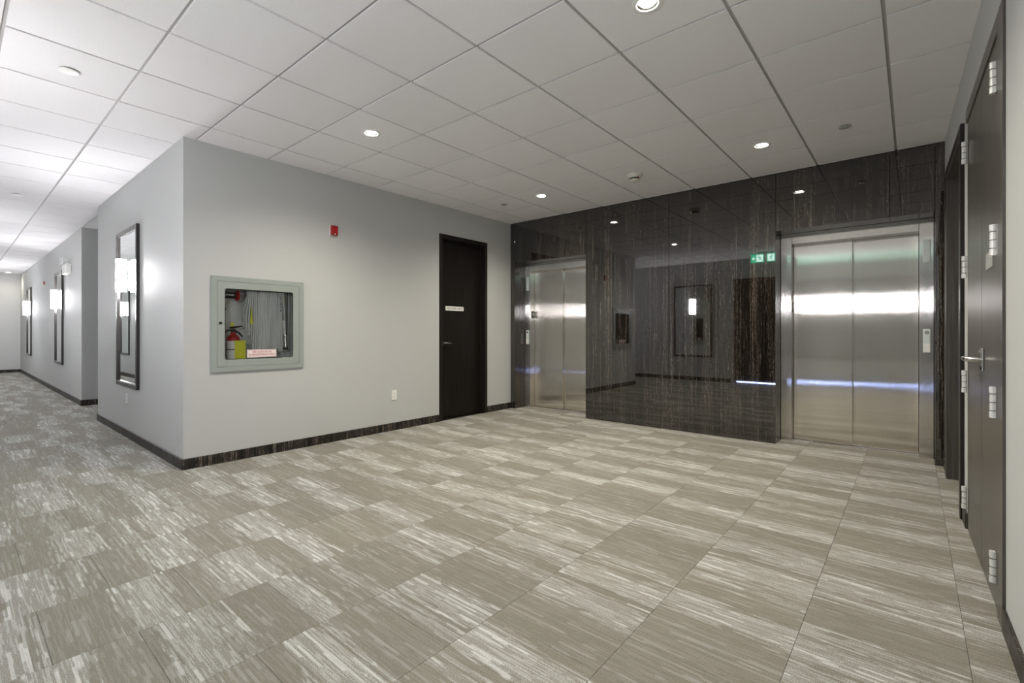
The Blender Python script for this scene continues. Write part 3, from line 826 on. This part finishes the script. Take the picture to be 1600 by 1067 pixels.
# ------------------------------------------------------------------ fire hose cabinet on the left wall
def cabinet():
    y0, y1, z0, z1 = 1.530, 2.378, 0.822, 1.690
    r = empty('fire_hose_cabinet', (XA, (y0 + y1) / 2, z0))
    tag(r, 'grey steel fire hose cabinet with a glass door recessed in the lobby wall', 'fire cabinet')
    oy = (y0 + y1) / 2
    W, Hh = (y1 - y0) / 2, z1 - z0
    G = 'grey_cabinet'
    fw = 0.045
    tr = MB()
    for (p, q, s, t) in ((-W, W, 0, fw), (-W, W, Hh - fw, Hh), (-W, -W + fw, fw, Hh - fw), (W - fw, W, fw, Hh - fw)):
        tr.box(0.0006, 0.016, p, q, s, t)
    tr.obj('trim_frame', G, r)
    dw = 0.062
    a, b, c, e_ = -W + fw + 0.002, W - fw - 0.002, fw + 0.002, Hh - fw - 0.002
    dr = MB()
    ia, ib, ic, ie = a + dw, b - dw * 1.0, c + dw, e_ - dw
    for (p, q, s, t) in ((a, b, c, ic), (a, b, ie, e_), (a, ia, ic, ie), (ib, b, ic, ie)):
        dr.box(0.004, 0.014, p, q, s, t)
    # rounded corner gussets of the window
    rr = 0.022
    for (cy_, cz_, sy, sz) in ((ia, ic, 1, 1), (ib, ic, -1, 1), (ia, ie, 1, -1), (ib, ie, -1, -1)):
        pts = [(cy_, cz_)] + [(cy_ + sy * (rr - rr * math.sin(t * math.pi / 12)), cz_ + sz * (rr - rr * math.cos(t * math.pi / 12))) for t in range(7)]
        dr.prism(pts, lambda p, q, h: (h, p, q), 0.004, 0.0138)
    door = dr.obj('cabinet_door', G, r)
    gl = MB().box(0.005, 0.007, ia - 0.01, ib + 0.01, ic - 0.01, ie + 0.01).obj('glass_pane', 'clear_pane', door)
    gk = MB()
    for (p, q, s, t) in ((ia, ib, ie - 0.010, ie), (ia, ib, ic, ic + 0.003), (ia, ia + 0.007, ic, ie), (ib - 0.003, ib, ic, ie)):
        gk.box(0.0075, 0.012, p, q, s, t)
    gk.obj('gasket', 'black_metal', door)
    MB().box(0.014, 0.018, a + 0.010, a + 0.042, Hh * 0.51 - 0.018, Hh * 0.51 + 0.018, 0.002, 1).obj('latch_plate', G, door)
    MB().box(0.018, 0.021, a + 0.014, a + 0.038, Hh * 0.51 - 0.010, Hh * 0.51 + 0.010, 0.001, 1).obj('latch', 'black_metal', door)
    tub = MB()
    t0, t1, u0, u1 = CAB[0] - oy + 0.0005, CAB[1] - oy - 0.0005, CAB[2] - z0 + 0.0005, CAB[3] - z0 - 0.0005
    tub.box(-0.199, -0.195, t0, t1, u0, u1)
    tub.box(-0.195, 0.0, t0, t0 + 0.004, u0, u1).box(-0.195, 0.0, t1 - 0.004, t1, u0, u1)
    tub.box(-0.195, 0.0, t0, t1, u0, u0 + 0.004).box(-0.195, 0.0, t0, t1, u1 - 0.004, u1)
    tub.obj('cabinet_box', 'cabinet_inside', r)
    # printed warning label on the glass
    lb = MB().box(0.0075, 0.0085, -0.122, 0.150, ic + 0.012, ic + 0.086).obj('warning_label', 'label_white', gl)
    MB().box(0.0086, 0.009, -0.117, 0.145, ic + 0.017, ic + 0.081).obj('label_border', 'print_red', lb)
    MB().box(0.0091, 0.0095, -0.114, 0.142, ic + 0.020, ic + 0.078).obj('label_field', 'label_pink', lb)
    RM = Matrix(((0, 0, 1, 0), (1, 0, 0, 0), (0, 1, 0, 0), (0, 0, 0, 1)))
    text('lettering', 'FIRE HOSE FOR USE', 0.024, 'print_red', lb, Matrix.Translation((0.0102, 0.014, ic + 0.063)) @ RM, width=0.175)
    text('lettering', 'BY TRAINED PERSONS ONLY', 0.024, 'print_red', lb, Matrix.Translation((0.0102, 0.014, ic + 0.037)) @ RM, width=0.242)
    # world helpers for the things inside: w(y_in, z_in)
    Y = lambda v: oy + v
    Z = lambda v: z0 + v
    # folded hose on its rack: narrow flat pleats side by side
    n = 21
    hy0, hy1 = -0.100, 0.238
    zt, zb = ie + 0.015, ic + 0.075
    mb = MB()
    wv = (hy1 - hy0) / n
    for k in range(n):
        yc = hy0 + (k + 0.5) * wv
        sway = 0.035 * max(0, 1 - k / 7.0) ** 1.4
        rows = 14
        ring_prev = None
        zbk = zb - 0.02 * math.sin(k * 1.7) - (0.0 if k > 3 else -0.265 + 0.062 * k)
        for q in range(rows + 1):
            t = q / rows
            z = zt + (zbk - zt) * t
            dy = -sway * (t ** 1.3) * math.sin(t * 2.2 + 0.4) * (1.6 if t > 0.25 else 0.9) + 0.002 * math.sin(7 * t + k)
            hw = wv * 0.385
            fx = -0.046 + 0.003 * math.sin(3 * t + k * 2.1)
            pinch = 1.0 if q < rows else 0.3
            ring = [mb.bm.verts.new((fx - 0.045, yc + dy - hw * 0.6, z)), mb.bm.verts.new((fx - 0.006, yc + dy - hw, z)),
                    mb.bm.verts.new((fx + 0.006 * pinch, yc + dy, z - (0 if q < rows else 0.004))), mb.bm.verts.new((fx - 0.006, yc + dy + hw, z)), mb.bm.verts.new((fx - 0.045, yc + dy + hw * 0.6, z))]
            if ring_prev:
                for v in range(5):
                    mb.bm.faces.new((ring_prev[v], ring_prev[(v + 1) % 5], ring[(v + 1) % 5], ring[v]))
            else: mb.bm.faces.new(ring)
            ring_prev = ring
        mb.bm.faces.new(ring_prev)
    ho = empty('fire_hose', (XA, oy, z0))
    tag(ho, 'white fire hose folded in vertical pleats inside the grey cabinet', 'hose')
    mb.obj('pleated_hose', 'hose_white', ho)
    MB().box(-0.104, -0.098, hy0 + 4.6 * wv, hy1 + 0.004, zb + 0.03, zt).box(-0.104, -0.098, hy0 - 0.002, hy0 + 4.6 * wv, zb + 0.30, zt).obj('pleat_shade_sheet', 'black_metal', ho)  # added black sheet that puts shade into the gaps between hose pleats
    MB().tube([(-0.07, hy0 - 0.02, zt + 0.010), (-0.07, hy1 + 0.05, zt + 0.010)], 0.006, 8).obj('rack_bar', 'black_metal', ho)
    MB().tube([(-0.07, hy1 + 0.022, zt), (-0.068, hy1 + 0.020, (zt + zb) / 2), (-0.066, hy1 + 0.028, zb + 0.14)], 0.014, 10).obj('hose_end', 'hose_white', ho, True)
    MB().tube([(-0.06, hy1 + 0.052, zt), (-0.06, hy1 + 0.050, (zt + zb) / 2 + 0.05), (-0.06, hy1 + 0.045, zb + 0.15)], 0.005, 8).obj('strap', 'black_metal', ho, True)
    nz = MB().lathe([(0.0, 0.02), (0.024, 0.02), (0.026, 0.04), (0.017, 0.055), (0.020, 0.10), (0.014, 0.15), (0.0, 0.152)], (-0.058, hy1 + 0.030, zb), 'Z', 20, False)
    nz.obj('nozzle', 'chrome', ho, True)
    MB().lathe([(0.0, 0.004), (0.026, 0.004), (0.026, 0.02), (0.0, 0.02)], (-0.058, hy1 + 0.030, zb), 'Z', 20, False).obj('nozzle_tip', 'black_metal', ho, True)
    ptg = MB()
    ptg.prism([(-0.070, ie - 0.17), (-0.078, ie - 0.32), (-0.052, ie - 0.32), (-0.062, ie - 0.17)], lambda p, q, h: (h, p, q), -0.034, -0.0325)
    ptg.obj('hang_tag', 'tag_yellow', ho)
    for k in range(7):
        MB().box(-0.0365, -0.0355, hy1 - 0.030 + 0.002 * (k % 3), hy1 - 0.018, ie - 0.06 - 0.022 * k, ie - 0.048 - 0.022 * k).obj('hose_print', 'label_print', ho)
    # angle valve with red hand wheel
    va = empty('hose_valve', (XA, oy - 0.27, Z(ie - 0.055)))
    tag(va, 'hose valve with red handwheel at the top of the cabinet', 'valve')
    MB().tube([(-0.09, -0.06, 0), (-0.09, 0.085, 0)], [0.030, 0.028]).obj('valve_body', 'black_metal', va, True)
    MB().tube([(-0.068, -0.04, 0.004), (-0.068, 0.06, 0.004)], 0.010).obj('valve_stem', 'valve_steel', va, True)
    MB().lathe([(0.0, 0.078), (0.040, 0.082), (0.050, 0.092), (0.050, 0.104), (0.040, 0.112), (0.0, 0.108)], (-0.09, 0, 0), 'Y', 24, False).obj('handwheel', 'red_paint', va, True)
    MB().tube([(-0.09, -0.012, -0.02), (-0.09, -0.012, -0.075)], 0.026, 14).obj('outlet', 'black_metal', va, True)
    MB().tube([(-0.078, -0.008, -0.03), (-0.078, -0.008, -0.115)], [0.018, 0.015], 14).obj('coupling', 'valve_steel', va, True)
    MB().tube([(-0.09, -0.01, -0.12), (-0.09, -0.02, -0.15), (-0.09, -0.055, -0.165), (-0.09, -0.075, -0.17)], 0.016, 12).obj('elbow_pipe', 'black_metal', va, True)
    # extinguisher
    fe = empty('fire_extinguisher', (XA - 0.066, oy - 0.215, CAB[2] + 0.0045))
    tag(fe, 'small red fire extinguisher with yellow tag standing in the cabinet', 'fire extinguisher')
    MB().lathe([(0.0, 0.0), (0.054, 0.0), (0.056, 0.006), (0.056, 0.24), (0.050, 0.268), (0.034, 0.286), (0.022, 0.294), (0.022, 0.315), (0.0, 0.316)], n=32, cap=False).obj('cylinder', 'red_paint', fe, True)
    MB().lathe([(0.0565, 0.05), (0.0572, 0.05), (0.0572, 0.232), (0.0565, 0.232)], n=32, cap=False).obj('instruction_label', 'label_white', fe, True)
    MB().lathe([(0.0573, 0.148), (0.0578, 0.148), (0.0578, 0.156), (0.0573, 0.156)], n=32, cap=False).obj('band', 'black_metal', fe, True)
    MB().box(0.059, 0.0605, -0.008, 0.086, 0.062, 0.235).obj('inspection_tag', 'tag_yellow', fe)
    MB().lathe([(0.0, 0.312), (0.018, 0.314), (0.02, 0.34), (0.0, 0.345)], n=16, cap=False).obj('valve_head', 'black_metal', fe, True)
    MB().tube([(0.0, -0.03, 0.352), (0.0, 0.02, 0.360), (0.0, 0.082, 0.370)], [0.010, 0.009, 0.006], 8).obj('squeeze_lever', 'black_metal', fe, True)
    MB().tube([(0.0, 0.0, 0.335), (0.0, 0.05, 0.305), (0.0, 0.080, 0.270)], [0.010, 0.009, 0.007], 8).obj('carry_handle', 'black_metal', fe, True)
    MB().tube([(0.0, -0.015, 0.330), (0.0, -0.05, 0.330), (0.0, -0.078, 0.30), (0.0, -0.082, 0.20), (0.0, -0.080, 0.06), (0.0, -0.078, 0.02)], 0.009, 10).obj('discharge_hose', 'black_metal', fe, True)
    MB().lathe([(0.0, -0.004), (0.018, -0.004), (0.018, 0.004), (0.0, 0.004)], (0.005, -0.012, 0.385), 'X', 16, False).obj('safety_tag', 'tag_yellow', fe, True)
    MB().tube([(0.0, -0.012, 0.350), (0.005, -0.012, 0.38)], 0.003, 6).obj('safety_pin', 'chrome', fe)
cabinet()

# ------------------------------------------------------------------ alarms, outlets, emergency light
def alarm(label, M):
    e = empty('fire_alarm', mat=M)     # local: x across, y out of the wall (negative = room), z up
    tag(e, label, 'fire alarm', 'red fire alarm devices')
    MB().box(-0.044, 0.044, -0.006, -0.0005, -0.055, 0.055, 0.002, 1).obj('back_plate', 'label_pink', e)
    b = MB().box(-0.038, 0.038, -0.035, -0.006, -0.052, 0.052, 0.004, 2).obj('housing', 'alarm_red', e)
    MB().box(-0.030, 0.030, -0.038, -0.035, -0.012, 0.020, 0.001, 1).obj('horn_grille', 'red_paint', b)
    MB().lathe([(0.006, -0.035), (0.006, -0.039), (0.0, -0.040)], (0, 0, -0.040), 'Y', 12, False).obj('indicator_lamp', 'label_white', b, True)
ML = lambda y, z: Matrix(((0, -1, 0, XA), (1, 0, 0, y), (0, 0, 1, z), (0, 0, 0, 1)))
MBk = lambda x, y, z: Matrix.Translation((x, y, z))
alarm('small red fire alarm high on the lobby wall above the hose cabinet', ML(2.715, 2.276))
alarm('tiny red fire alarm high on the corridor wall between the two far mirrors', MBk(-14.5, YC, 2.26) @ Matrix.Scale(0.7, 4))
def outlet(label, M):
    e = empty('wall_outlet', mat=M)
    tag(e, label, 'outlet', 'white wall outlets')
    p = MB().box(-0.036, 0.036, -0.006, -0.0003, -0.060, 0.060, 0.002, 2).obj('cover_plate', 'white_plastic', e)
    for s in (-1, 1):
        q = MB().box(-0.018, 0.018, -0.0085, -0.006, s * 0.022 - 0.015, s * 0.022 + 0.015, 0.002, 1).obj('receptacle', 'white_plastic', p)
        for k in (-0.006, 0.006):
            MB().box(k - 0.001, k + 0.001, -0.0088, -0.0085, s * 0.022 - 0.002, s * 0.022 + 0.008).obj('slot', 'dark_slot', q)
    MB().lathe([(0.003, -0.006), (0.003, -0.0075), (0.0, -0.0075)], (0, 0, 0), 'Y', 10, False).obj('screw', 'satin_nickel', p)
outlet('white duplex outlet low on the lobby wall left of the service door', ML(3.512, 0.424))
outlet('white outlet below the mirror nearest the lobby corner', MBk(-6.70, YB, 0.435))
def emergency_light():
    e = empty('emergency_light', (-11.25, YC, 2.28))
    tag(e, 'white twin-head emergency light on the corridor wall beside the alcove', 'emergency light')
    MB().box(-0.20, 0.20, -0.075, -0.0005, -0.08, 0.08, 0.006, 2).obj('battery_box', 'white_plastic', e)
    for s in (-1, 1):
        MB().tube([(s * 0.11, -0.04, 0.07), (s * 0.11, -0.05, 0.115)], 0.012, 10).obj('swivel', 'white_plastic', e, True)
        h = MB().lathe([(0.0, 0.0), (0.03, -0.01), (0.055, -0.07), (0.057, -0.08)], (s * 0.11, -0.03, 0.14), 'Y', 24, False).obj('lamp_head', 'white_plastic', e, True)
        MB().lathe([(0.054, -0.076), (0.03, -0.084), (0.0, -0.087)], (s * 0.11, -0.03, 0.14), 'Y', 24, False).obj('lens', 'call_panel_grey', h, True)
emergency_light()
